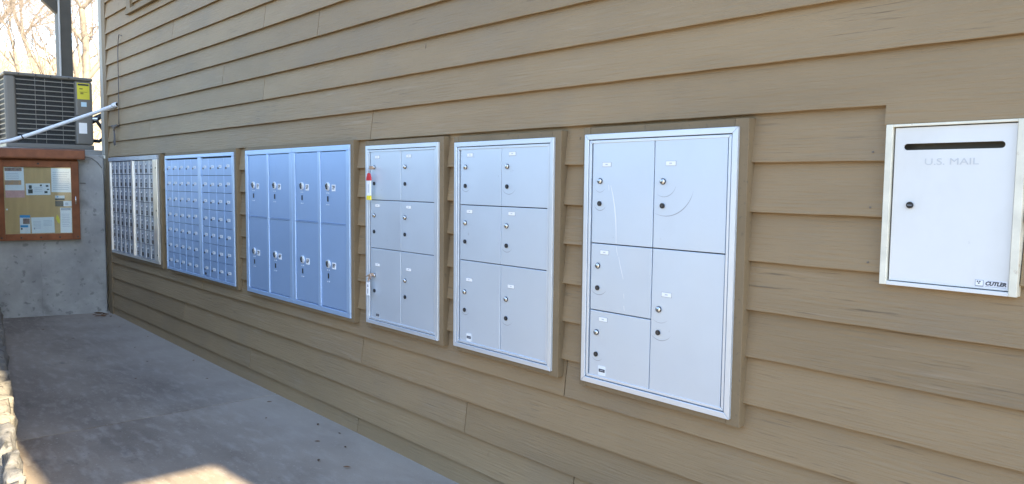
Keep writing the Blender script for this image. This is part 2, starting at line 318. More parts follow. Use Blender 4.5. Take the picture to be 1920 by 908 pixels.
# corner boards
MB().box(-9.93, -9.803, -0.034, -0.002, -0.05, HE-0.03).build('corner_board', TRIMP, bld, bevel=0.003)
MB().box(-10.055, -9.934, -0.038, 0.1, 1.89, HE-0.03).build('corner_board', CORNERP, bld, bevel=0.004)
MB().box(XR-0.125, XR+0.01, -0.034, -0.002, -0.05, HE-0.03).build('corner_board', TRIMP, bld, bevel=0.003)
# upper window
wi = MB().box(-8.77, -7.55, -0.020, 0.02, 3.46, 4.9).build('window', WINGL, bld)
for bx in ((-8.90, -8.765, -0.050, -0.004, 3.385, 5.0), (-7.555, -7.42, -0.050, -0.004, 3.385, 5.0)): MB().box(*bx).build('casing', TRIMP, wi, bevel=0.003)
MB().box(-8.9, -7.42, -0.050, -0.004, 5.003, 5.13).build('casing', TRIMP, wi, bevel=0.003)
MB().box(-8.91, -7.41, -0.060, -0.004, 3.335, 3.382).build('sill', TRIMP, wi, bevel=0.003)
MB().box(-8.762, -7.558, -0.035, -0.021, 4.14, 4.18).build('meeting_rail', CORNERP, wi)

# ------------------------------------------------------------------ mailbox banks
YF = -0.066
def surround(t, x0, x1, z0, z1, wl=0.018, wr=0.036, wt=0.030, wb=0.024, yf=-0.056):
    MB().box(x0-wl, x0+0.02, yf, -0.003, z0-wb, z1+wt).build('wood_surround', TRIMP, t, bevel=0.002)
    MB().box(x1-0.02, x1+wr, yf, -0.003, z0-wb, z1+wt).build('wood_surround', TRIMP, t, bevel=0.002)
    MB().box(x0+0.021, x1-0.021, yf+0.001, -0.003, z1-0.02, z1+wt-0.001).build('wood_surround', TRIMP, t, bevel=0.002)
    MB().box(x0+0.021, x1-0.021, yf+0.001, -0.003, z0-wb+0.001, z0+0.02).build('wood_surround', TRIMP, t, bevel=0.002)
def mitre(t, x0, x1, z0, z1, w_, ya, yb, m, name='frame_rail'):
    g_ = 0.0006
    for poly in ([(x0+g_, z1), (x1-g_, z1), (x1-w_-g_, z1-w_), (x0+w_+g_, z1-w_)], [(x0+g_, z0), (x1-g_, z0), (x1-w_-g_, z0+w_), (x0+w_+g_, z0+w_)],
                 [(x0, z0+g_), (x0, z1-g_), (x0+w_, z1-w_-g_), (x0+w_, z0+w_+g_)], [(x1, z0+g_), (x1, z1-g_), (x1-w_, z1-w_-g_), (x1-w_, z0+w_+g_)]):
        MB().prism(poly, ya, yb, 'y').build(name, m, t, bevel=0.0015)
M_LOCKR = MB().disc(0, 0, 0.0125, 0, -0.004, 20).mesh('lock_ring', BLACK)
M_LOCK = MB().disc(0, 0, 0.0108, -0.002, -0.0075, 20).mesh('lock', CHROME)
M_KEYH = MB().box(-0.0012, 0.0012, -0.0076, -0.0082, -0.007, 0.003).mesh('keyhole', BLACK)
M_PLUG = MB().disc(0, 0, 0.0105, 0, -0.005, 18).mesh('lock_plug', BLACK)
M_PLUGI = MB().disc(0, 0, 0.0055, -0.0051, -0.0056, 14).mesh('plug_core', mat('plug_core_grey', (0.05, 0.05, 0.055), 0.4))
M_LABF = MB().box(-0.0245, 0.0245, 0, -0.0012, -0.0098, 0.0098).mesh('label_holder', mat('label_holder_grey', (0.42, 0.44, 0.47), 0.4, metal=0.4))
M_LAB = MB().box(-0.0228, 0.0228, -0.0013, -0.0020, -0.0082, 0.0082).mesh('number_label', PAPER)
M_LINE = MB().box(-0.007, 0.006, -0.0021, -0.0023, -0.0022, 0.0024).mesh('faded_print', mat('faded_ink', (0.55, 0.55, 0.56), 0.7))
def arc(t, cx, cz, r, a0, a1, w_, y, m=SCUFF):
    b = MB(); n = 16; vs = []
    for i in range(n+1):
        a = math.radians(a0+(a1-a0)*i/n); ww = w_*math.sin(math.pi*(i+0.4)/(n+0.8))
        for rr in (r-ww, r+ww): vs.append((cx+rr*math.cos(a), y, cz+rr*math.sin(a)))
    b.add(vs, [(2*i, 2*i+1, 2*i+3, 2*i+2) for i in range(n)]); return b.build('scuff_mark', m, t)
def parcel_unit(label, x0, x1, z0, z1, doors, brand=None, plates=True):
    t = thing('parcel_mailbox', (x0, 0, z0), label, 'mailbox')
    surround(t, x0, x1, z0, z1)
    mitre(t, x0, x1, z0, z1, 0.0225, YF-0.002, -0.030, ALU2)
    MB().box(x0+0.010, x1-0.010, -0.044, -0.028, z0+0.010, z1-0.010).build('back_plate', GAP, t)
    mitre(t, x0+0.0262, x1-0.0262, z0+0.0262, z1-0.0262, 0.0115, YF+0.001, -0.0445, ALU2, 'inner_rail')
    made = []
    for (a, b, c, d, lx, lz, kz, pz) in doors:
        yd = YF+0.004
        dd = MB().box(a+0.0018, b-0.0018, yd, -0.0445, c+0.0022, d-0.0022).build('door', ALU, t, bevel=0.0016); centre(dd, 0.006)
        if lx is None: made.append(dd); continue
        o3 = rootloc(dd)
        def at(name, me, x, z, y=yd): return inst(name, me, dd, Vector((x, y, z))-o3)
        at('label_holder', M_LABF, lx+0.036, lz); at('number_label', M_LAB, lx+0.036, lz); at('faded_print', M_LINE, lx+0.036, lz)
        at('lock_ring', M_LOCKR, lx, kz); smooth(at('lock', M_LOCK, lx, kz)).data; at('keyhole', M_KEYH, lx, kz)
        if pz is not None: at('lock_plug', M_PLUG, lx, pz); at('plug_core', M_PLUGI, lx, pz)
        made.append(dd)
    if brand:
        bx, bz = brand; yd = YF+0.0035
        p = MB().box(bx-0.020, bx+0.020, yd, yd-0.0008, bz-0.021, bz+0.020).build('maker_plate', mat('plate_white', (0.80, 0.83, 0.84), 0.4) if plates else ALU2, t)
        MB().box(bx-0.0165, bx+0.0165, yd-0.0009, yd-0.0016, bz-0.0065, bz+0.0065).build('maker_mark', DINK, p)
        MB().box(bx-0.011, bx+0.011, yd-0.0017, yd-0.0021, bz-0.0015, bz+0.002).build('faded_print', SCUFF, p)
    return t, made
# widest-door unit beside the drop box (five doors)
t6, d6 = parcel_unit('silver mailbox unit with five doors and a long white scratch across two of them', -2.265, -1.523, 0.747, 1.815, [
    (-2.222, -1.895, 1.354, 1.782, -2.178, 1.687, 1.618, 1.523), (-1.895, -1.563, 1.354, 1.782, -1.851, 1.688, 1.618, 1.523),
    (-2.222, -1.895, 1.067, 1.354, -2.181, 1.318, 1.259, 1.164), (-2.222, -1.895, 0.781, 1.067, -2.182, 1.032, 0.972, 0.877),
    (-1.895, -1.563, 0.781, 1.354, -1.856, 1.175, 1.113, 1.020)], brand=(-2.147, 0.811))
ys_ = YF+0.0034
for (dd, cx, cz, r, a0, a1, ww) in ((d6[0], -2.178, 1.603, 0.032, 215, 330, 0.0009), (d6[0], -2.176, 1.53, 0.036, 205, 330, 0.0014), (d6[1], -1.846, 1.618, 0.060, 235, 345, 0.0011), (d6[1], -1.838, 1.618, 0.135, 248, 345, 0.0017),
        (d6[2], -2.176, 1.19, 0.055, 225, 325, 0.0014), (d6[3], -2.176, 0.89, 0.04, 225, 320, 0.0010), (d6[4], -1.845, 1.055, 0.065, 225, 320, 0.0014), (d6[4], -1.85, 1.12, 0.06, 235, 310, 0.0008)):
    arc(dd, cx, cz, r, a0, a1, ww, ys_)
def streak(parent, pts, ww):
    b = MB(); vs = []
    for i, (x, z) in enumerate(pts):
        q = ww*(0.25+0.75*math.sin(math.pi*(i+0.3)/(len(pts)-0.4)))
        vs += [(x-q, ys_-0.0002, z), (x+q, ys_-0.0002, z)]
    b.add(vs, [(2*i, 2*i+1, 2*i+3, 2*i+2) for i in range(len(pts)-1)]); b.build('scratch', SCRATCH, parent)
streak(d6[0], [(-2.132, 1.604), (-2.128, 1.592), (-2.127, 1.578)], 0.0014)
streak(d6[0], [(-2.118, 1.60), (-2.105, 1.56), (-2.094, 1.51), (-2.087, 1.46), (-2.084, 1.42), (-2.082, 1.36)], 0.0032)
streak(d6[2], [(-2.081, 1.349), (-2.078, 1.33), (-2.073, 1.31)], 0.0016)
streak(d6[2], [(-2.067, 1.305), (-2.058, 1.27), (-2.048, 1.24), (-2.040, 1.215)], 0.0020)
streak(d6[2], [(-2.036, 1.155), (-2.034, 1.135)], 0.0016); streak(d6[2], [(-2.034, 1.105), (-2.031, 1.085)], 0.0022)
def six(x0, xm, x1, z):
    out = []
    for i in range(3):
        for (a, b) in ((x0, xm), (xm, x1)):
            off = 0.043
            lz = z[i]-0.032 if i < 2 else z[i]-0.098
            out.append((a, b, z[i+1], z[i], a+off, lz, lz-0.060 if i < 2 else lz-0.066, lz-0.156 if i < 2 else lz-0.160))
    return out
t5, d5 = parcel_unit('silver mailbox unit with six doors, between the key-tagged unit and the scratched unit', -3.182, -2.454, 0.749, 1.811, six(-3.136, -2.813, -2.489, [1.777, 1.492, 1.208, 0.783]), brand=(-3.056, 0.812))
for dd, cx, cz, r in ((d5[1], -2.758, 1.61, 0.058), (d5[0], -3.09, 1.60, 0.04), (d5[3], -2.768, 1.318, 0.045), (d5[5], -2.766, 0.965, 0.048), (d5[4], -3.088, 0.96, 0.035)): arc(dd, cx, cz, r, 215, 325, 0.0012, ys_)
d4l = six(-4.010, -3.684, -3.358, [1.783, 1.497, 1.210, 0.778])
t4, d4 = parcel_unit('silver mailbox unit with six doors and two key tags hanging from its locks', -4.058, -3.322, 0.750, 1.819, d4l, brand=(-3.932, 0.809), plates=False)

# tall parcel lockers 1P..8P
def locker_unit():
    x0, x1, z0, z1 = -5.840, -4.252, 0.742, 1.834
    t = thing('parcel_locker', (x0, 0, z0), 'silver locker bank, tinted with a blue reflection, of eight tall doors numbered 1P to 8P', 'locker')
    surround(t, x0, x1, z0, z1)
    MB().box(x0+0.012, x1-0.012, -0.046, -0.028, z0+0.012, z1-0.012).build('back_plate', GAP, t)
    cols = [(-5.793, -5.462), (-5.424, -5.091), (-4.994, -4.672), (-4.630, -4.299)]; zt, zm, zb = 1.797, 1.329, 0.778
    MB().box(x0, x1, YF, -0.030, zt+0.003, z1).build('frame_rail', ALUREFL2, t, bevel=0.003)
    MB().box(x0, x1, YF, -0.030, z0, zb-0.003).build('frame_rail', ALUREFL2, t, bevel=0.003)
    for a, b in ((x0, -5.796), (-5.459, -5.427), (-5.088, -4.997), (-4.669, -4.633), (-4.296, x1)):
        MB().box(a, b, YF-0.001, -0.030, zb-0.0025, zt+0.0025).build('mullion', ALUREFL2, t, bevel=0.003)
    MB().box(-5.046, -5.040, YF-0.0025, YF-0.0012, z0+0.002, z1-0.002).build('seam_strip', ALUREFL2, t)
    escut = MB().disc(0, 0, 0.027, 0, -0.005, 24).mesh('lock_plate', mat('lock_plate_white', (0.78, 0.80, 0.82), 0.35, metal=0.2))
    cyl_ = MB().disc(0, 0.008, 0.014, -0.005, -0.010, 18).mesh('lock_cylinder', CHROME)
    hand = MB().prism([(-0.013, 0.012), (-0.004, 0.014), (0.002, -0.006), (0.012, -0.012), (0.009, -0.019), (-0.003, -0.017), (-0.010, -0.004)], -0.0101, -0.014, 'y').mesh('turn_handle', BLACK)
    plate = MB().box(-0.023, 0.023, 0, -0.0015, -0.021, 0.021).mesh('number_plate', PAPER)
    slot = MB().box(-0.005, 0.005, 0, -0.004, -0.017, 0.017).mesh('key_slot', BLACK)
    riv = MB().disc(-0.012, 0, 0.004, 0, -0.002, 8).disc(0.012, 0, 0.004, 0, -0.002, 8).mesh('rivet_pair', mat('rivet_white', (0.72, 0.75, 0.78), 0.4))
    nums = [['1P', '2P'], ['3P', '4P'], ['5P', '6P'], ['7P', '8P']]; yd = YF+0.005
    for ci, (a, b) in enumerate(cols):
        for ri, (lo, hi, lz) in enumerate(((zm+0.002, zt, 1.571), (zb, zm-0.002, 1.066))):
            dd = MB().box(a, b, yd, -0.0465, lo+0.002, hi-0.001).build('door', ALUREFL, t, bevel=0.002); centre(dd, 0.006); o3 = rootloc(dd); dd['label'] = 'locker door marked '+nums[ci][ri]
            def at(name, me, x, z, y=yd): return inst(name, me, dd, Vector((x, y, z))-o3)
            lx = a+0.094
            at('lock_plate', escut, lx, lz); at('lock_cylinder', cyl_, lx, lz); at('turn_handle', hand, lx, lz)
            at('number_plate', plate, lx+0.076, lz-0.008); at('plate_number', text_mesh('plate_number', nums[ci][ri], 0.036, DINK, 0.0003, 0, 0.0006), lx+0.076, lz-0.008, yd-0.0020)
            at('rivet_pair', riv, lx, lz-0.042); at('key_slot', slot, lx+0.002, lz-0.080); at('rivet_pair', riv, lx, lz-0.118)
    MB().box(x0+0.045, x1-0.045, YF+0.0, -0.048, zm-0.0018, zm+0.0018).build('cross_rail', ALUREFL2, t)
locker_unit()

# small-door bank, silver with a painted-in blue reflection (63 doors)
def small_bank():
    x0, x1, z0, z1 = -7.728, -6.076, 0.749, 1.830
    t = thing('mailbox_bank', (x0, 0, z0), 'silver bank, tinted with a blue reflection, of 63 small doors with white number stickers', 'mailbox')
    surround(t, x0, x1, z0, z1)
    MB().box(x0+0.012, x1-0.012, -0.046, -0.028, z0+0.012, z1-0.012).build('back_plate', GAP, t)
    zt, h = 1.790, 0.1455; zb = zt-7*h
    MB().box(x0, -6.825, YF, -0.030, zt+0.012, z1).build('frame_rail', ALUREFL2, t, bevel=0.002)
    MB().box(-6.823, x1, YF, -0.030, zt+0.012, z1).build('frame_rail', ALUREFL2, t, bevel=0.002)
    MB().box(x0, x1, YF, -0.030, z0, zb-0.001).build('frame_rail', ALUREFL2, t, bevel=0.002)
    for a, b in ((x0, -7.707), (-6.862, -6.825), (-6.823, -6.786), (-6.112, x1)): MB().box(a, b, YF, -0.030, zb, zt+0.011).build('mullion', ALUREFL2, t, bevel=0.002)
    def dm(w_): return MB().box(-w_/2+0.0015, w_/2-0.0015, 0, 0.013, -h/2+0.002, h/2-0.002).mesh('door', ALUREFL)
    lk = MB().disc(0, 0, 0.0085, 0, -0.004, 14).mesh('lock', mat('small_lock_dark', (0.05, 0.055, 0.07), 0.3, metal=0.6))
    lb = MB().box(-0.030, 0.030, 0, -0.0008, -0.011, 0.011).mesh('number_sticker', PAPER)
    ln = MB().box(-0.014, -0.006, -0.0009, -0.0012, -0.0055, 0.0055).box(0.004, 0.010, -0.0009, -0.0012, -0.0055, 0.0055).mesh('faded_print', mat('sticker_ink', (0.24, 0.28, 0.38), 0.7))
    hinge = MB().box(-0.0025, 0.0025, 0, -0.002, -h/2+0.002, h/2-0.002).mesh('hinge_strip', ALUREFL2)
    for (xa, xb, n) in ((-7.706, -6.863, 5), (-6.785, -6.113, 4)):
        w_ = (xb-xa)/n; me = dm(w_)
        for c in range(n):
            for r in range(7):
                dd = inst('door', me, t, Vector((xa+w_*(c+0.5), YF+0.004, zt-h*(r+0.5)))-rootloc(t))
                dx = -w_/2+0.050; jz = random.uniform(-0.003, 0.003)
                inst('lock', lk, dd, (dx, 0, -0.012)); inst('number_sticker', lb, dd, (dx+0.043, 0, 0.002+jz)); inst('faded_print', ln, dd, (dx+0.043, 0, 0.002+jz)); dd.rotation_euler = (random.uniform(-.008, .008), 0, random.uniform(-.008, .008))
                inst('hinge_strip', hinge, dd, (-w_/2+0.004, 0, 0))
                if (n == 4 and c == 0 and r == 6): inst('lock', lk, dd, (dx+0.02, -0.001, -0.048)).scale = (1.4, 1.3, 1.4)
small_bank()

# old bare-aluminium bank with dark lock windows (63 doors)
def old_bank():
    x0, x1, z0, z1 = -9.632, -7.936, 0.768, 1.845
    t = thing('mailbox_bank', (x0, 0, z0), 'old bare aluminium bank of small doors with dark square holes, beside the concrete wall', 'mailbox')
    surround(t, x0, x1, z0, z1, wt=0.008, wr=0.05, wb=0.035)
    MB().box(x0+0.012, x1-0.012, -0.046, -0.028, z0+0.012, z1-0.012).build('back_plate', GAP, t)
    zt, h = 1.800, 0.1435; zb = zt-7*h
    MB().box(x0, x1, YF-0.012, -0.030, zt+0.004, z1).build('frame_rail', OLDALU, t, bevel=0.002)
    MB().box(x0, x1, YF-0.004, -0.030, z0, zb-0.001).build('frame_rail', OLDALUB, t, bevel=0.002)
    MB().box(x0, -9.600, YF-0.006, -0.030, zb, zt+0.003).build('mullion', OLDALUB, t, bevel=0.002)
    MB().box(-8.790, -8.735, YF-0.010, -0.030, zb, zt+0.003).build('mullion', OLDALUB, t, bevel=0.004)
    rr = MB().box(-8.062, x1, YF-0.012, -0.030, zb, zt+0.003).build('mullion', OLDALUB, t, bevel=0.003)
    for z in (1.72, 1.30, 0.86): MB().disc(-7.965, z, 0.008, YF-0.0125, YF-0.015, 10).build('screw', BLACK, rr)
    sq = MB().box(-0.026, 0.026, 0, -0.0015, -0.019, 0.019).mesh('lock_window', BLACK)
    kb = MB().disc(0, 0, 0.007, 0, -0.006, 12).mesh('knob', OLDALUB)
    sh = MB().box(-0.009, 0.012, 0, -0.0012, -0.026, 0.004).mesh('knob_plate', mat('worn_dark_metal', (0.13, 0.14, 0.16), 0.4, metal=0.6))
    hinge = MB().box(-0.0035, 0.0035, 0, -0.003, -h/2+0.003, h/2-0.003).mesh('hinge_strip', OLDALUB)
    core = MB().box(-0.010, 0.010, -0.0016, -0.0022, -0.009, 0.009).mesh('lock_core', OLDALU)
    for (xa, xb, n) in ((-9.600, -8.791, 5), (-8.734, -8.063, 4)):
        w_ = (xb-xa)/n; me = MB().box(-w_/2+0.0015, w_/2-0.0015, 0, 0.013, -h/2+0.003, h/2-0.003).mesh('door', OLDALU)
        for c in range(n):
            for r in range(7):
                dd = inst('door', me, t, Vector((xa+w_*(c+0.5), YF+0.006+random.uniform(0, 0.002), zt-h*(r+0.5)))-rootloc(t))
                inst('hinge_strip', hinge, dd, (-w_/2+0.008, 0, 0)); inst('knob_plate', sh, dd, (-0.012, 0, 0.028)); inst('knob', kb, dd, (-0.012, 0, 0.030)); inst('lock_window', sq, dd, (-0.012, 0, -0.034))
                if random.random() < 0.15: inst('lock_core', core, dd, (-0.012, 0, -0.034))
old_bank()

# key tags hanging from two locks
def ring(b, c, r, tr, tilt=0.5):
    b.tube([(c[0]+r*math.cos(a)*0.5, c[1]-r*math.cos(a)*0.8, c[2]+r*math.sin(a)) for a in [2*math.pi*i/14 for i in range(15)]], tr, 6, False); return b
k1 = thing('key_tag', (-3.967, YF, 1.50), 'red, white and yellow key tag hanging from an upper mailbox lock', 'key tag')
ring(MB(), (-3.972, YF-0.024, 1.672), 0.018, 0.0016).build('key_ring', CHROME, k1, smooth=True)
MB().box(-3.9685, -3.9655, YF-0.030, YF-0.0045, 1.678, 1.698).build('key', KEYM, k1)
MB().prism([(-3.998, 1.612), (-3.996, 1.630), (-3.985, 1.654), (-3.975, 1.658), (-3.965, 1.654), (-3.954, 1.630), (-3.952, 1.612)], YF-0.034, YF-0.022, 'y').build('red_cap', RED, k1, bevel=0.002)
MB().box(-3.996, -3.954, YF-0.031, YF-0.025, 1.524, 1.6115).build('paper_insert', PAPER, k1)
MB().box(-3.978, -3.974, YF-0.0316, YF-0.0312, 1.54, 1.59).build('faded_print', INK, k1)
MB().box(-3.997, -3.953, YF-0.033, YF-0.023, 1.497, 1.5235).build('yellow_end', YEL, k1, bevel=0.002)
k2 = thing('key_tag', (-3.967, YF, 0.95), 'plain white key tag with a bunch of keys hanging from a lower mailbox lock', 'key tag')
for a, l in ((-0.5, 0.05), (0.15, 0.055), (0.9, 0.05)):
    c0 = Vector((-3.972, YF-0.022, 1.050)); e = c0+Vector((-math.sin(a)*l*0.8, -0.01, -math.cos(a)*l+0.02)); MB().tube([c0, c0.lerp(e, 0.45), e], [0.010, 0.006, 0.004], 6).build('key', KEYM, k2)
MB().box(-3.9685, -3.9655, YF-0.024, YF-0.0045, 1.043, 1.060).build('key', KEYM, k2)
ring(MB(), (-3.985, YF-0.026, 1.018), 0.014, 0.0015).build('key_ring', CHROME, k2, smooth=True)
tg = MB().box(-4.006, -3.970, YF-0.030, YF-0.026, 0.925, 1.003).build('tag_card', PAPER, k2)
MB().box(-3.994, -3.982, YF-0.0305, YF-0.0301, 0.975, 0.99).box(-3.993, -3.985, YF-0.0305, YF-0.0301, 0.935, 0.965).build('faded_print', INK, k2)

# ------------------------------------------------------------------ white mail drop
def slot_plate(x0, x1, z0, z1, sx0, sx1, sz, r, y0, y1, m, name, parent):
    me = bpy.data.meshes.new(name); bm = bmesh.new(); off = rootloc(parent)
    def loop(pts):
        vs = [bm.verts.new((p[0]-off.x, y0-off.y, p[1]-off.z)) for p in pts]
        return [bm.edges.new((vs[i], vs[(i+1) % len(vs)])) for i in range(len(vs))]
    e = loop([(x0, z0), (x1, z0), (x1, z1), (x0, z1)])
    pts = [(sx1-r+r*math.cos(a), sz+r*math.sin(a)) for a in [math.radians(-90+180*i/10) for i in range(11)]]+[(sx0+r+r*math.cos(a), sz+r*math.sin(a)) for a in [math.radians(90+180*i/10) for i in range(11)]]
    e += loop(pts)
    bmesh.ops.triangle_fill(bm, use_beauty=True, use_dissolve=False, edges=e)
    r_ = bmesh.ops.extrude_face_region(bm, geom=bm.faces[:])
    for v in r_['geom']:
        if isinstance(v, bmesh.types.BMVert): v.co.y += y1-y0
    bmesh.ops.recalc_face_normals(bm, faces=bm.faces); bm.to_mesh(me); bm.free(); me.materials.append(m)
    o = bpy.data.objects.new(name, me); col.objects.link(o); o.parent = parent; return o
md = thing('mail_drop', (-1.018, 0, 1.302), 'white enamelled mail drop box with a letter slot set in the wooden wall', 'mail drop')
MB().box(-1.018, -0.998, -0.046, -0.002, 1.302, 1.797).build('frame_jamb', CREAM, md, bevel=0.0015)
MB().box(-0.664, -0.643, -0.046, -0.002, 1.302, 1.797).build('frame_jamb', CREAM, md, bevel=0.0015)
MB().box(-0.9975, -0.6645, -0.044, -0.002, 1.7895, 1.797).build('frame_rail', CREAM, md, bevel=0.001)
MB().box(-0.9975, -0.6645, -0.044, -0.002, 1.302, 1.3135).build('frame_rail', WHITE, md, bevel=0.001)
MB().box(-0.9970, -0.6650, -0.0045, -0.002, 1.316, 1.787).build('back_panel', mat('chute_brown', (0.10, 0.085, 0.06), 0.6), md)
dr = slot_plate(-0.9925, -0.6670, 1.3165, 1.7860, -0.9665, -0.6945, 1.7275, 0.0098, -0.036, -0.031, WHITE, 'door', md)
o3 = rootloc(dr)
inst('embossed_lettering', text_mesh('embossed_lettering', 'U.S. MAIL', 0.0275, EMB, 0.0007, 0, 0.0), dr, Vector((-0.832, -0.0362, 1.681))-o3).scale = (1.32, 1, 1)
MB().disc(-0.940, 1.551, 0.0100, -0.042, -0.0355, 20).build('lock', BLACK, dr); MB().box(-0.947, -0.933, -0.0428, -0.0421, 1.5502, 1.5518).build('keyhole', SCUFF, dr)
st = MB().box(-0.752, -0.669, -0.0366, -0.0361, 1.320, 1.343).build('maker_sticker', mat('sticker_silver', (0.76, 0.77, 0.79), 0.5), dr)
MB().box(-0.751, -0.729, -0.0371, -0.0367, 1.3225, 1.3415).build('emblem', INK, st)
MB().box(-0.7495, -0.7305, -0.0375, -0.0372, 1.3255, 1.3405).build('emblem_field', PAPER, st)
for a, b in ((-0.7445, 1.337), (-0.7385, 1.337), (-0.741, 1.332)): MB().disc(a, b, 0.0022, -0.0376, -0.0379, 8).build('emblem_dot', DINK, st)
inst('brand_lettering', text_mesh('brand_lettering', 'CUTLER', 0.0145, DINK, 0.0002, 0.25, 0.0007), st, Vector((-0.699, -0.0369, 1.3325))-o3)
MB().box(-0.725, -0.673, -0.0369, -0.0367, 1.3235, 1.3245).box(-0.719, -0.682, -0.0369, -0.0367, 1.3395, 1.3405).build('fine_print', INK, st)

# ------------------------------------------------------------------ concrete retaining wall and notice board
TH = math.radians(15.0); K = Vector((-9.95, -0.040, 0)); u = Vector((-math.sin(TH), -math.cos(TH), 0)); nn = Vector((math.cos(TH), -math.sin(TH), 0))
def NB(s_, o_, z_): p = K+u*s_+nn*o_; return (p.x, p.y, z_)
cw = MB(NB); cw.box(0.012, 1.11, -0.26, 0.0, -0.1, 1.884)
rw = cw.build('retaining_wall', CONC, None, bevel=0.012); tag(rw, 'grey mottled concrete retaining wall behind the notice board', 'wall')
nb = thing('notice_board', NB(0.66, 0.0, 0.90), 'reddish cedar notice board with a small roof and glazed front on the concrete wall', 'notice board')
def nbox(name, m, par, a, bevel=0.003): return MB(NB).box(*a).build(name, m, par, bevel=bevel)
nbox('back_box', CEDAR, nb, (0.275, 1.055, 0.001, 0.045, 0.915, 1.83))
nbox('backing', CORK, nb, (0.30, 1.04, 0.0455, 0.052, 0.95, 1.76), 0)
fr = nbox('frame_stile', CEDAR, nb, (0.265, 0.342, 0.053, 0.085, 0.905, 1.806)); nbox('frame_stile', CEDAR, nb, (0.995, 1.062, 0.053, 0.085, 0.905, 1.806))
f1 = nbox('frame_rail', CEDAR, nb, (0.343, 0.994, 0.053, 0.0845, 1.732, 1.806)); f2 = nbox('frame_rail', CEDAR, nb, (0.343, 0.994, 0.053, 0.0845, 0.905, 0.978))
nbox('pane', GLASS, nb, (0.343, 0.994, 0.066, 0.069, 0.979, 1.731), 0)
roof = MB(NB); roof.prism([(-0.02, 1.955), (0.16, 1.905), (0.165, 1.832), (0.14, 1.828), (-0.02, 1.845)], 0, 1, 'x')
roof = MB(lambda a, b, c: NB(0.195+a*0.90, b, c)); roof.prism([(0.0, 1.945), (0.115, 1.925), (0.150, 1.842), (0.145, 1.824), (0.0, 1.832)], 0, 1, 'x'); roof.build('board_roof', CEDAR, nb, bevel=0.004)
for s_, z_ in ((0.66, 1.77),): MB(NB).tube([(s_, 0.0846, z_), (s_, 0.088, z_)], 0.011, 10).build('wood_plug', PLUG, f1)
for s_ in (0.29, 0.47, 0.655, 0.845, 1.03): MB(NB).tube([(s_, 0.0845, 0.937), (s_, 0.0885, 0.937)], 0.010, 10).build('wood_plug', PLUG, f2)
MB(NB).tube([(0.300, 0.085, 1.405), (0.300, 0.105, 1.40), (0.300, 0.108, 1.36), (0.300, 0.105, 1.315), (0.300, 0.085, 1.31)], 0.0055, 8).build('pull_handle', CHROME, fr, smooth=True)
MB(NB).tube([(0.975, 0.0525, 1.255), (0.975, 0.056, 1.255)], 0.010, 12).build('screw_eye', PAPER, nb)
def paper(name, label, s0, s1, z0, z1, prints=(), m=PAPER, tilt=0.0, cat='paper'):
    t = thing(name, NB((s0+s1)/2, 0.0525, z0), label, cat); cs, cz = (s0+s1)/2, (z0+z1)/2
    def TT(a, b, c):
        ds, dz = a-cs, c-cz; return NB(cs+ds*math.cos(tilt)-dz*math.sin(tilt), b, cz+ds*math.sin(tilt)+dz*math.cos(tilt))
    b = MB(TT); n = 6; vs = []
    for i in range(n+1):
        for j in range(n+1):
            vs.append((s0+(s1-s0)*i/n, 0.0535+0.0018*(math.sin(i*1.3+s0*9)+1)*(0.4+j/n), z0+(z1-z0)*j/n))
    b.add(vs, [(i*(n+1)+j, (i+1)*(n+1)+j, (i+1)*(n+1)+j+1, i*(n+1)+j+1) for i in range(n) for j in range(n)])
    b.build('sheet', m, t, smooth=True)
    for (a0, a1, b0, b1, pm) in prints:
        MB(TT).box(s0+(s1-s0)*(1-a0), s0+(s1-s0)*(1-a1), 0.0585, 0.0588, z0+(z1-z0)*b0, z0+(z1-z0)*b1).build('print', pm, t)
    return t
FAINT = mat('faint_print', (0.60, 0.62, 0.66), 0.7)
def lines(a0, a1, b0, b1, n, m=FAINT): return [(a0, a1-random.uniform(0, 0.15)*(a1-a0), b0+(b1-b0)*i/n, b0+(b1-b0)*(i+0.35)/n, m) for i in range(n)]
paper('flyer', 'tall flyer with photo strips and a pink foot on the notice board', 0.802, 0.985, 1.387, 1.727, [(0.02, 0.9, 0.87, 0.98, PHOTO), (0.0, 0.85, 0.42, 0.57, ORNG), (0.0, 1.0, 0.0, 0.24, PINK)]+lines(0.08, 0.75, 0.62, 0.84, 4), tilt=-0.01)
paper('flyer', 'wide pale card with dark leaf blots on the notice board', 0.552, 0.787, 1.417, 1.548, [(0.08, 0.27, 0.15, 0.5, GREENB), (0.12, 0.24, 0.55, 0.85, GREENB), (0.75, 0.88, 0.15, 0.33, GREENB), (0.82, 0.93, 0.7, 0.85, GREENB), (0.58, 0.66, 0.75, 0.9, GREENB), (0.86, 0.95, 0.42, 0.52, GREENB)]+lines(0.34, 0.7, 0.3, 0.75, 3), tilt=-0.02)
paper('paper_sheet', 'large blank-looking letter sheet in the upper corner of the notice board', 0.346, 0.540, 1.449, 1.722, lines(0.08, 0.92, 0.1, 0.9, 9), tilt=0.01)
paper('business_card', 'small card with a white top half, above the dark card', 0.414, 0.509, 1.357, 1.411, [(0, 1, 0.0, 0.42, GREENB), (0.2, 0.35, 0.6, 0.85, BLUEP)])
paper('business_card', 'small card, dark on one half and white on the other', 0.346, 0.508, 1.289, 1.350, [(0, 0.5, 0, 1, GREENB), (0.6, 0.8, 0.2, 0.7, FAINT)])
paper('paper_sheet', 'narrow white slip with a grey heading on the notice board', 0.349, 0.463, 0.984, 1.272, [(0.05, 0.92, 0.90, 0.99, SCUFF)]+lines(0.15, 0.85, 0.25, 0.8, 8), tilt=0.012)
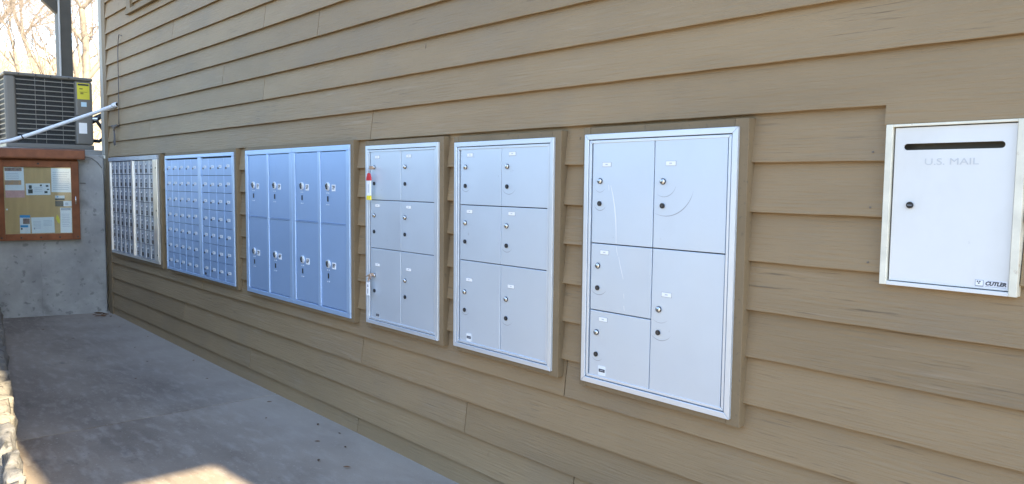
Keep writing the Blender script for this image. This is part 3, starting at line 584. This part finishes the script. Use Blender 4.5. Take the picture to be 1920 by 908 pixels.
paper('leaflet', 'blue-headed leaflet with a small photo near the board foot', 0.758, 0.858, 0.984, 1.190, [(0, 1, 0.86, 1.0, BLUEP), (0.3, 0.95, 0.52, 0.82, PHOTO), (0.05, 0.8, 0.33, 0.45, BLUEP), (0.1, 0.25, 0.2, 0.3, GREENB)], tilt=0.02)
paper('paper_sheet', 'landscape white sheet of printed text beside the blue-headed leaflet', 0.523, 0.747, 0.985, 1.165, lines(0.08, 0.45, 0.3, 0.8, 6)+lines(0.52, 0.92, 0.45, 0.85, 5)+[(0.1, 0.15, 0.25, 0.35, SCUFF)], tilt=-0.02)
yt = MB(NB); yt.prism([(0.495, 1.195), (0.507, 1.15), (0.49, 1.105), (0.472, 1.09), (0.466, 1.12), (0.476, 1.16)], 0.054, 0.060, 'y')
tag(yt.build('yellow_ribbon', YEL, None), 'small yellow ribbon scrap pinned beside the narrow white slip', 'ribbon')
# crack wires on concrete
cb = MB(NB); cb.tube([(0.215, 0.012, 1.865), (0.13, 0.02, 1.845), (0.075, 0.018, 1.80), (0.03, 0.008, 1.735)], 0.004, 6); tag(cb.build('cable', WIRE, None, smooth=True), 'short dark cable hanging over the top of the concrete wall', 'cable')
MB(NB).box(0.668, 0.674, -0.0005, 0.0025, 0.03, 0.90).build('form_seam', CONC, rw)
rb = MB(NB); rb.tube([(0.262, 0.006, 1.555), (0.20, 0.006, 1.553)], 0.006, 6); tag(rb.build('rod', WIRE, None), 'short dark rod sticking out beside the notice board', 'rod')

# ------------------------------------------------------------------ air conditioner on upper ground
AX = -11.0
ac = thing('air_conditioner', (AX-0.45, -0.38, UP), 'grey outdoor air conditioner with louvred sides and a yellow label above the wall', 'air conditioner')
MB().box(AX-1.0, AX+0.08, -0.92, 0.18, UP-0.05, 1.975).build('pad', CONC, ac, bevel=0.01)
MB().box(AX-0.84, AX-0.05, -0.79, 0.05, 2.01, 2.84).build('coil', COIL, ac)
MB().box(AX-0.90, AX, -0.85, 0.11, 1.976, 2.035).build('base_pan', ACM, ac, bevel=0.012)
top = MB().box(AX-0.90, AX+0.004, -0.854, 0.114, 2.842, 2.885).build('top_cap', ACM, ac, bevel=0.02, seg=3)
for y in (-0.70, -0.52, -0.36, -0.16): MB().tube([(AX+0.004, y, 2.862), (AX+0.009, y, 2.862)], 0.008, 8).build('bolt', BLACK, top)
def post_(x, y): return MB().tube([(x, y, 2.034), (x, y, 2.843)], 0.052, 12).build('corner_post', ACM, ac, smooth=False)
MB().box(AX-0.06, AX-0.002, -0.848, -0.728, 2.036, 2.841).build('corner_post', ACM, ac, bevel=0.035, seg=4)
pn = MB().box(AX-0.30, AX-0.001, -0.098, 0.108, 2.036, 2.841).build('service_panel', ACM, ac, bevel=0.03, seg=4)
MB().box(AX+0.0, AX+0.0015, -0.095, 0.075, 2.403, 2.409).build('panel_seam', BLACK, pn)
MB().box(AX-0.88, AX-0.80, -0.848, -0.76, 2.036, 2.841).build('corner_post', ACM, ac, bevel=0.03)
MB().box(AX-0.88, AX-0.301, 0.05, 0.1, 2.036, 2.841).build('side_panel', BLACK, ac)
for i in range(13):
    z = 2.085+i*0.0592
    MB().prism([(AX-0.022, z+0.006), (AX-0.006, z), (AX-0.003, z+0.010), (AX-0.022, z+0.013)], -0.727, -0.099, 'y').build('slat', ACB, ac)
    MB().prism([(-0.826, z+0.006), (-0.843, z), (-0.846, z+0.010), (-0.826, z+0.013)], AX-0.80, AX-0.061, 'x').build('slat', ACB, ac)
for y in (-0.53, -0.425, -0.24): MB().tube([(AX-0.002, y, 2.04), (AX-0.002, y, 2.84)], 0.0022, 5).build('guard_wire', ACB, ac)
lb = MB().box(AX+0.0006, AX+0.0022, -0.072, 0.070, 2.612, 2.816).build('energy_label', ACYEL, ac)
MB().box(AX+0.0024, AX+0.003, -0.062, 0.062, 2.783, 2.806).build('heading_bar', DINK, lb)
MB().box(AX+0.0024, AX+0.003, -0.045, -0.008, 2.735, 2.752).box(AX+0.0024, AX+0.003, -0.045, 0.045, 2.70, 2.706).box(AX+0.0024, AX+0.003, -0.035, 0.0, 2.675, 2.697).build('faded_print', mat('olive_ink', (0.25, 0.22, 0.03), 0.7), lb)
MB().box(AX+0.0006, AX+0.002, -0.030, 0.033, 2.520, 2.577).build('small_label', ACBLU, ac)
MB().box(AX+0.0006, AX+0.002, -0.062, 0.030, 2.180, 2.315).build('data_label', PAPER, ac)
hs = MB(); hs.tube([(AX-0.1, 0.10, 2.10), (AX-0.02, 0.17, 2.09), (AX, 0.215, 2.13), (AX, 0.215, 2.24), (AX, 0.15, 2.34), (AX, 0.12, 2.39), (AX-0.05, 0.20, 2.43), (AX-0.1, 0.26, 2.42)], 0.022, 8)
hs.tube([(AX-0.05, 0.11, 2.33), (AX+0.02, 0.17, 2.38), (AX+0.05, 0.21, 2.46), (AX+0.05, 0.30, 2.52), (AX+0.1, 0.42, 2.48)], 0.020, 8); hs.build('refrigerant_hose', BLACK, ac, smooth=True)
hv = MB().tube([(AX, 0.10, 2.37), (AX+0.02, 0.15, 2.37)], 0.022, 8).build('valve', CHROME, ac)

# white pipe propped on the notice-board roof
pp = thing('plastic_pipe', NB(0.0, 0.09, 2.40), 'white plastic pipe slanting from the building corner down over the notice board', 'pipe')
px = [(-0.125, 0.49, 2.428), (0.06, 0.25, 2.362), (0.28, 0.14, 2.278), (0.50, 0.085, 2.19), (0.72, 0.075, 2.096), (0.90, 0.070, 2.026), (1.05, 0.068, 1.985), (1.25, 0.066, 1.958), (1.6, 0.065, 1.945)]
MB(NB).tube(px, 0.0205, 12).build('tube', PVC, pp, smooth=True)
MB(NB).tube([(-0.152, 0.525, 2.438), (-0.115, 0.477, 2.4245)], 0.029, 12).build('end_coupling', PVC, pp, smooth=True)
MB(NB).tube([(-0.1532, 0.5266, 2.4384), (-0.149, 0.521, 2.437)], 0.019, 12).build('open_end', BLACK, pp)
for s_, o_, z_ in ((0.325, 0.098, 2.264), (0.80, 0.073, 2.064)): MB(NB).tube([(s_-0.006, o_, z_+0.0027), (s_+0.006, o_, z_-0.0027)], 0.0265, 12).build('cable_tie', BLACK, pp)

# thin wall cable and hanging wire loop
wc = MB().tube([(-9.165, -0.02, 3.155), (-9.185, -0.05, 3.17), (-9.235, -0.045, 3.12), (-9.275, -0.042, 3.0), (-9.285, -0.04, 2.85), (-9.29, -0.04, 2.6), (-9.30, -0.04, 2.4), (-9.32, -0.04, 2.18)], 0.0042, 6)
tag(wc.build('wall_cable', WIRE, None, smooth=True), 'thin hooked cable running down the boards near the building corner', 'cable')
wh = thing('wire_hook', (-9.45, 0, 2.05), 'rusty wire hook and loop on the wall above the old mailbox bank', 'hook')
MB().box(-9.62, -9.40, -0.045, -0.015, 2.195, 2.215).build('bracket', WIRE, wh)
MB().tube([(-9.50, -0.045, 2.20), (-9.45, -0.06, 2.15), (-9.40, -0.055, 2.19)], 0.010, 6).build('clamp', NAILM, wh)
MB().tube([(-9.445, -0.055, 2.17), (-9.45, -0.055, 2.08), (-9.47, -0.055, 2.02), (-9.455, -0.055, 1.985), (-9.425, -0.055, 1.99), (-9.425, -0.055, 2.05), (-9.44, -0.055, 2.12)], 0.007, 6).build('wire_loop', WIRE, wh, smooth=True)

# dark post behind the air conditioner
ps = thing('porch_post', (-13.1, 0.24, UP), 'tall dark square post with a pale conduit, rising behind the air conditioner', 'post')
MB().box(-13.2, -13.0, 0.15, 0.33, UP-0.2, 4.62).build('shaft', POSTM, ps, bevel=0.008)
MB().tube([(-12.985, 0.158, UP), (-12.985, 0.165, 4.62)], 0.013, 8).build('conduit', POSTL, ps)
MB().box(-13.3, -12.95, -3.2, 3.0, 4.621, 4.86).build('beam', POSTM, ps, bevel=0.008)
MB().prism([(0.149, 4.02), (0.149, 4.20), (-0.30, 4.62), (-0.48, 4.62)], -13.15, -13.05, 'x').build('knee_brace', POSTM, ps)

# ------------------------------------------------------------------ low stone wall at the left of the walkway
sw = thing('stone_wall', (-5.0, -1.9, 0), 'low rough stone edging wall along the walkway, sunlit on top', 'wall')
def stone(xa, xb, ya, yb, wid, zt, m, seed):
    rnd = random.Random(seed); b = MB(); nx_, ny_ = 7, 4; vs = []; idx = {}
    o = bmesh.new()
    def P(i, j, k):
        fx = i/nx_; x = xa+(xb-xa)*fx; ye = ya+(yb-ya)*fx; y = ye-wid*j/ny_; z = -0.08+(zt+0.08)*k/4
        edge = (j in (0, ny_))+(k == 4)+(i in (0, nx_))
        if edge >= 2: z -= 0.016*(k == 4); y += 0.014*(1 if j == ny_ else -1 if j == 0 else 0)
        q = math.sin(x*23+z*31+seed)*0.008+math.sin(y*41+x*17+seed*2)*0.008+rnd.uniform(-0.007, 0.007)
        return (x+q*0.6, y+q*0.9, z+(q*0.9 if k else 0))
    pts = {}
    def gv(i, j, k):
        if (i, j, k) not in pts: pts[(i, j, k)] = o.verts.new(P(i, j, k))
        return pts[(i, j, k)]
    for i in range(nx_):
        for j in range(ny_): o.faces.new((gv(i, j, 4), gv(i+1, j, 4), gv(i+1, j+1, 4), gv(i, j+1, 4)))
        for k in range(4):
            o.faces.new((gv(i, 0, k), gv(i+1, 0, k), gv(i+1, 0, k+1), gv(i, 0, k+1))); o.faces.new((gv(i, ny_, k), gv(i+1, ny_, k), gv(i+1, ny_, k+1), gv(i, ny_, k+1)))
    for j in range(ny_):
        for k in range(4):
            o.faces.new((gv(0, j, k), gv(0, j+1, k), gv(0, j+1, k+1), gv(0, j, k+1))); o.faces.new((gv(nx_, j, k), gv(nx_, j+1, k), gv(nx_, j+1, k+1), gv(nx_, j, k+1)))
    bmesh.ops.recalc_face_normals(o, faces=o.faces); me = bpy.data.meshes.new('stone'); off = rootloc(sw)
    for v in o.verts: v.co -= off
    o.to_mesh(me); o.free(); me.materials.append(m); [setattr(p, 'use_smooth', True) for p in me.polygons]; ob = bpy.data.objects.new('stone', me); col.objects.link(ob); ob.parent = sw
    s_ = ob.modifiers.new('sub', 'SUBSURF'); s_.subdivision_type = 'SIMPLE'; s_.levels = 1; s_.render_levels = 1
def edgeY(x): return -1.923-(x+3.765)*0.128
xx = -9.3
sd_ = 3
while xx < -2.9:
    L_ = 0.42+0.3*((sd_*37) % 10)/10; x2 = min(xx+L_, -2.75)
    if xx < -4.9 < x2: x2 = -4.86
    near = xx > -4.9
    stone(xx+0.006, x2-0.006, edgeY(xx)+0.012*math.sin(sd_*3), edgeY(x2)+0.012*math.sin(sd_*5), 0.085 if near else 0.26, 0.30+0.012*math.sin(sd_*7), STONE2 if near else STONE, sd_)
    xx = x2; sd_ += 1

# ------------------------------------------------------------------ unseen leafy blocker, added to shade the left end of the walkway
hg = thing('blocker_hedge', (-7.6, -2.9, 0), 'unseen dark green leafy block added to shade the left end of the walkway', 'blocker_hedge')
rnd = random.Random(21); hb = MB(); BLOCKER = mat('blocker_leaf', (0.020, 0.040, 0.016), 0.6, var=0.4, vscale=8)
HS = lambda x, y, z: (x, y-(x+7.5)*0.128, z)
MB(HS).box(-9.95, -5.35, -2.80, -2.0, -0.05, 1.95).build('blocker_core', BLOCKER, hg)
hb = MB(HS)
for i in range(30000):
    q = rnd.random(); x = rnd.uniform(-10.1, -5.1); y = rnd.uniform(-2.95, -1.86); z = rnd.uniform(0.02, 2.15); dp = abs(rnd.gauss(0, 0.07))
    if q < 0.36: y = -1.86-dp
    elif q < 0.58: y = -2.93+dp
    elif q < 0.80: z = 2.16-dp+0.05*math.sin(x*5)
    elif q < 0.92: x = -5.14-dp*1.6
    else: x = -10.1+dp
    a = rnd.uniform(0, 6.28); b_ = rnd.uniform(-1, 1); L_ = rnd.uniform(0.03, 0.06)
    d1 = Vector((math.cos(a), math.sin(a), b_)).normalized()*L_; d2 = Vector((-math.sin(a), math.cos(a), rnd.uniform(-1, 1))).normalized()*L_*0.5; p = Vector((x, y, z))
    hb.add([p-d1, p+d2, p+d1, p-d2], [(0, 1, 2, 3)])
lf = hb.build('blocker_leaves', BLOCKER, hg); lf['kind'] = 'stuff'

# ------------------------------------------------------------------ bare trees and brush on the hillside
def bare_tree(x, y, h, r0, label, seed, group=None, lean=0.0, depth=6, dens=1.0, fork=0.35):
    rnd = random.Random(seed); z0 = height(x, y)-0.1
    t = thing('bare_tree', (x, y, z0), label, 'tree', group)
    tr = MB(); br = MB()
    def grow(p, d, L, r, lev):
        n = 4 if lev < 2 else 3; pts = [p]; rs = [r]; cur = p.copy(); dd = d.copy()
        for i in range(n):
            dd = (dd+Vector((rnd.uniform(-1, 1), rnd.uniform(-1, 1), rnd.uniform(-0.6, 0.8)))*(0.10+0.05*lev)).normalized()
            cur = cur+dd*L/n; pts.append(cur.copy()); rs.append(max(0.004, r*(1-0.42*(i+1)/n)))
        (tr if lev == 0 else br).tube(pts, rs, 9 if lev == 0 else (6 if lev < 3 else 3), False)
        if lev >= depth: return
        k = rnd.choice((2, 3, 3)) if lev else rnd.choice((4, 5))
        for q in range(int(k*dens+0.5)):
            i = rnd.randint(1, n) if lev else rnd.randint(int(n*0.4)+1, n); base = pts[i]
            ax = Vector((rnd.uniform(-1, 1), rnd.uniform(-1, 1), rnd.uniform(-0.25, 0.5))).normalized()
            nd = (dd*(0.75)+ax*0.85+Vector((0, 0, 0.12))).normalized()
            grow(base, nd, L*rnd.uniform(0.55, 0.8), rs[i]*rnd.uniform(0.5, 0.72), lev+1)
    grow(Vector((x, y, z0)), Vector((lean*0.3, lean, 1)).normalized(), h*0.42, r0, 0)
    tr.build('trunk', BARK, t, smooth=True); br.build('branches', BARK2, t, smooth=True)
bare_tree(-22, 2.58, 8.5, 0.125, 'bare tree with a thick pale trunk seen between the dark post and the building', 11, depth=6)
G = 'bare trees on the hillside'; LB = 'thin bare winter tree among others on the sunny hillside behind the air conditioner'
for i, (x, y, h, r) in enumerate([(-25, 1.25, 5.5, 0.07), (-29, 0.1, 6.5, 0.09), (-34, 2.6, 7, 0.10), (-24, -0.2, 5, 0.06), (-38, 4.4, 8, 0.11), (-30, 3.9, 6, 0.08), (-20.5, 0.85, 4.2, 0.05), (-42, 1.5, 8, 0.12), (-27, 2.0, 5.5, 0.06), (-33, -0.9, 7, 0.09), (-23, 0.45, 5, 0.06), (-26, 3.4, 5.5, 0.07), (-28, 1.0, 5.5, 0.06), (-36, 1.6, 7, 0.09), (-31, 1.9, 6, 0.07), (-22.5, 1.6, 4.6, 0.05)]):
    bare_tree(x, y, h, r, LB, 40+i*7, G, lean=random.uniform(-0.4, 0.4), depth=6, dens=1.15)
rnd = random.Random(5); bs = MB()
for i in range(2600):
    x = rnd.uniform(-46, -18.2); y = rnd.uniform(-4, 9); z = height(x, y); L_ = rnd.uniform(0.3, 1.3)
    d = Vector((rnd.uniform(-0.8, 0.8), rnd.uniform(-0.8, 0.8), rnd.uniform(0.3, 1))).normalized(); p = Vector((x, y, z))
    bs.tube([p, p+d*L_*0.5, p+(d+Vector((rnd.uniform(-.3, .3), rnd.uniform(-.3, .3), 0)))*L_], [0.012, 0.009, 0.004], 3, False)
bo = bs.build('brush', mat('brush_tan', (0.40, 0.32, 0.22), 0.9, var=0.3, vscale=2), None); bo['kind'] = 'stuff'; tag(bo, 'tangle of dry tan brush covering the sunny hillside', 'brush')

# ------------------------------------------------------------------ dry leaves on the walkway
def leaf(x, y, size, rot, lab, grp, curl=0.4):
    b = MB(); o = [(-1, 0), (-0.5, 0.32), (0.1, 0.42), (0.6, 0.22), (1, 0), (0.6, -0.22), (0.1, -0.4), (-0.5, -0.3)]
    z0 = 0.022*min(1, max(0, (-6.6-x)/3.1))+0.003
    vs = [(x, y, z0+0.004)]
    for a, c in o:
        px_, py_ = a*size*math.cos(rot)-c*size*math.sin(rot), a*size*math.sin(rot)+c*size*math.cos(rot); vs.append((x+px_, y+py_, z0+size*curl*(abs(c)*1.2+0.25*a*a)))
    b.add(vs, [(0, i+1, (i+1) % 8+1) for i in range(8)]); ob = b.build('dry_leaf', LEAF); so_ = ob.modifiers.new('solid', 'SOLIDIFY'); so_.thickness = 0.0015
    tag(ob, lab, 'leaf', grp)
rnd = random.Random(9)
for i in range(11): leaf(-9.80+rnd.uniform(-0.12, 0.25), -0.10-rnd.uniform(0.0, 0.16)-0.0*i, rnd.uniform(0.022, 0.045), rnd.uniform(0, 6), 'brown dry leaf heaped in the corner between concrete wall and siding', 'leaves in the corner', 0.8)
for (x, y) in ((-8.55, -0.72), (-8.9, -0.20), (-8.2, -0.12), (-7.75, -0.37), (-7.1, -0.45), (-6.55, -0.70), (-6.9, -0.02-0.1), (-9.2, -0.86), (-5.25, -0.16), (-4.55, -0.14), (-4.30, -0.12), (-4.25, -0.30), (-4.05, -0.22), (-3.75, -0.38), (-3.95, -0.45), (-6.2, -0.26), (-4.9, -0.34)):
    leaf(x, y, rnd.uniform(0.011, 0.021), rnd.uniform(0, 6), 'small scrap of dry leaf lying loose on the open concrete walkway', 'scattered leaf scraps')
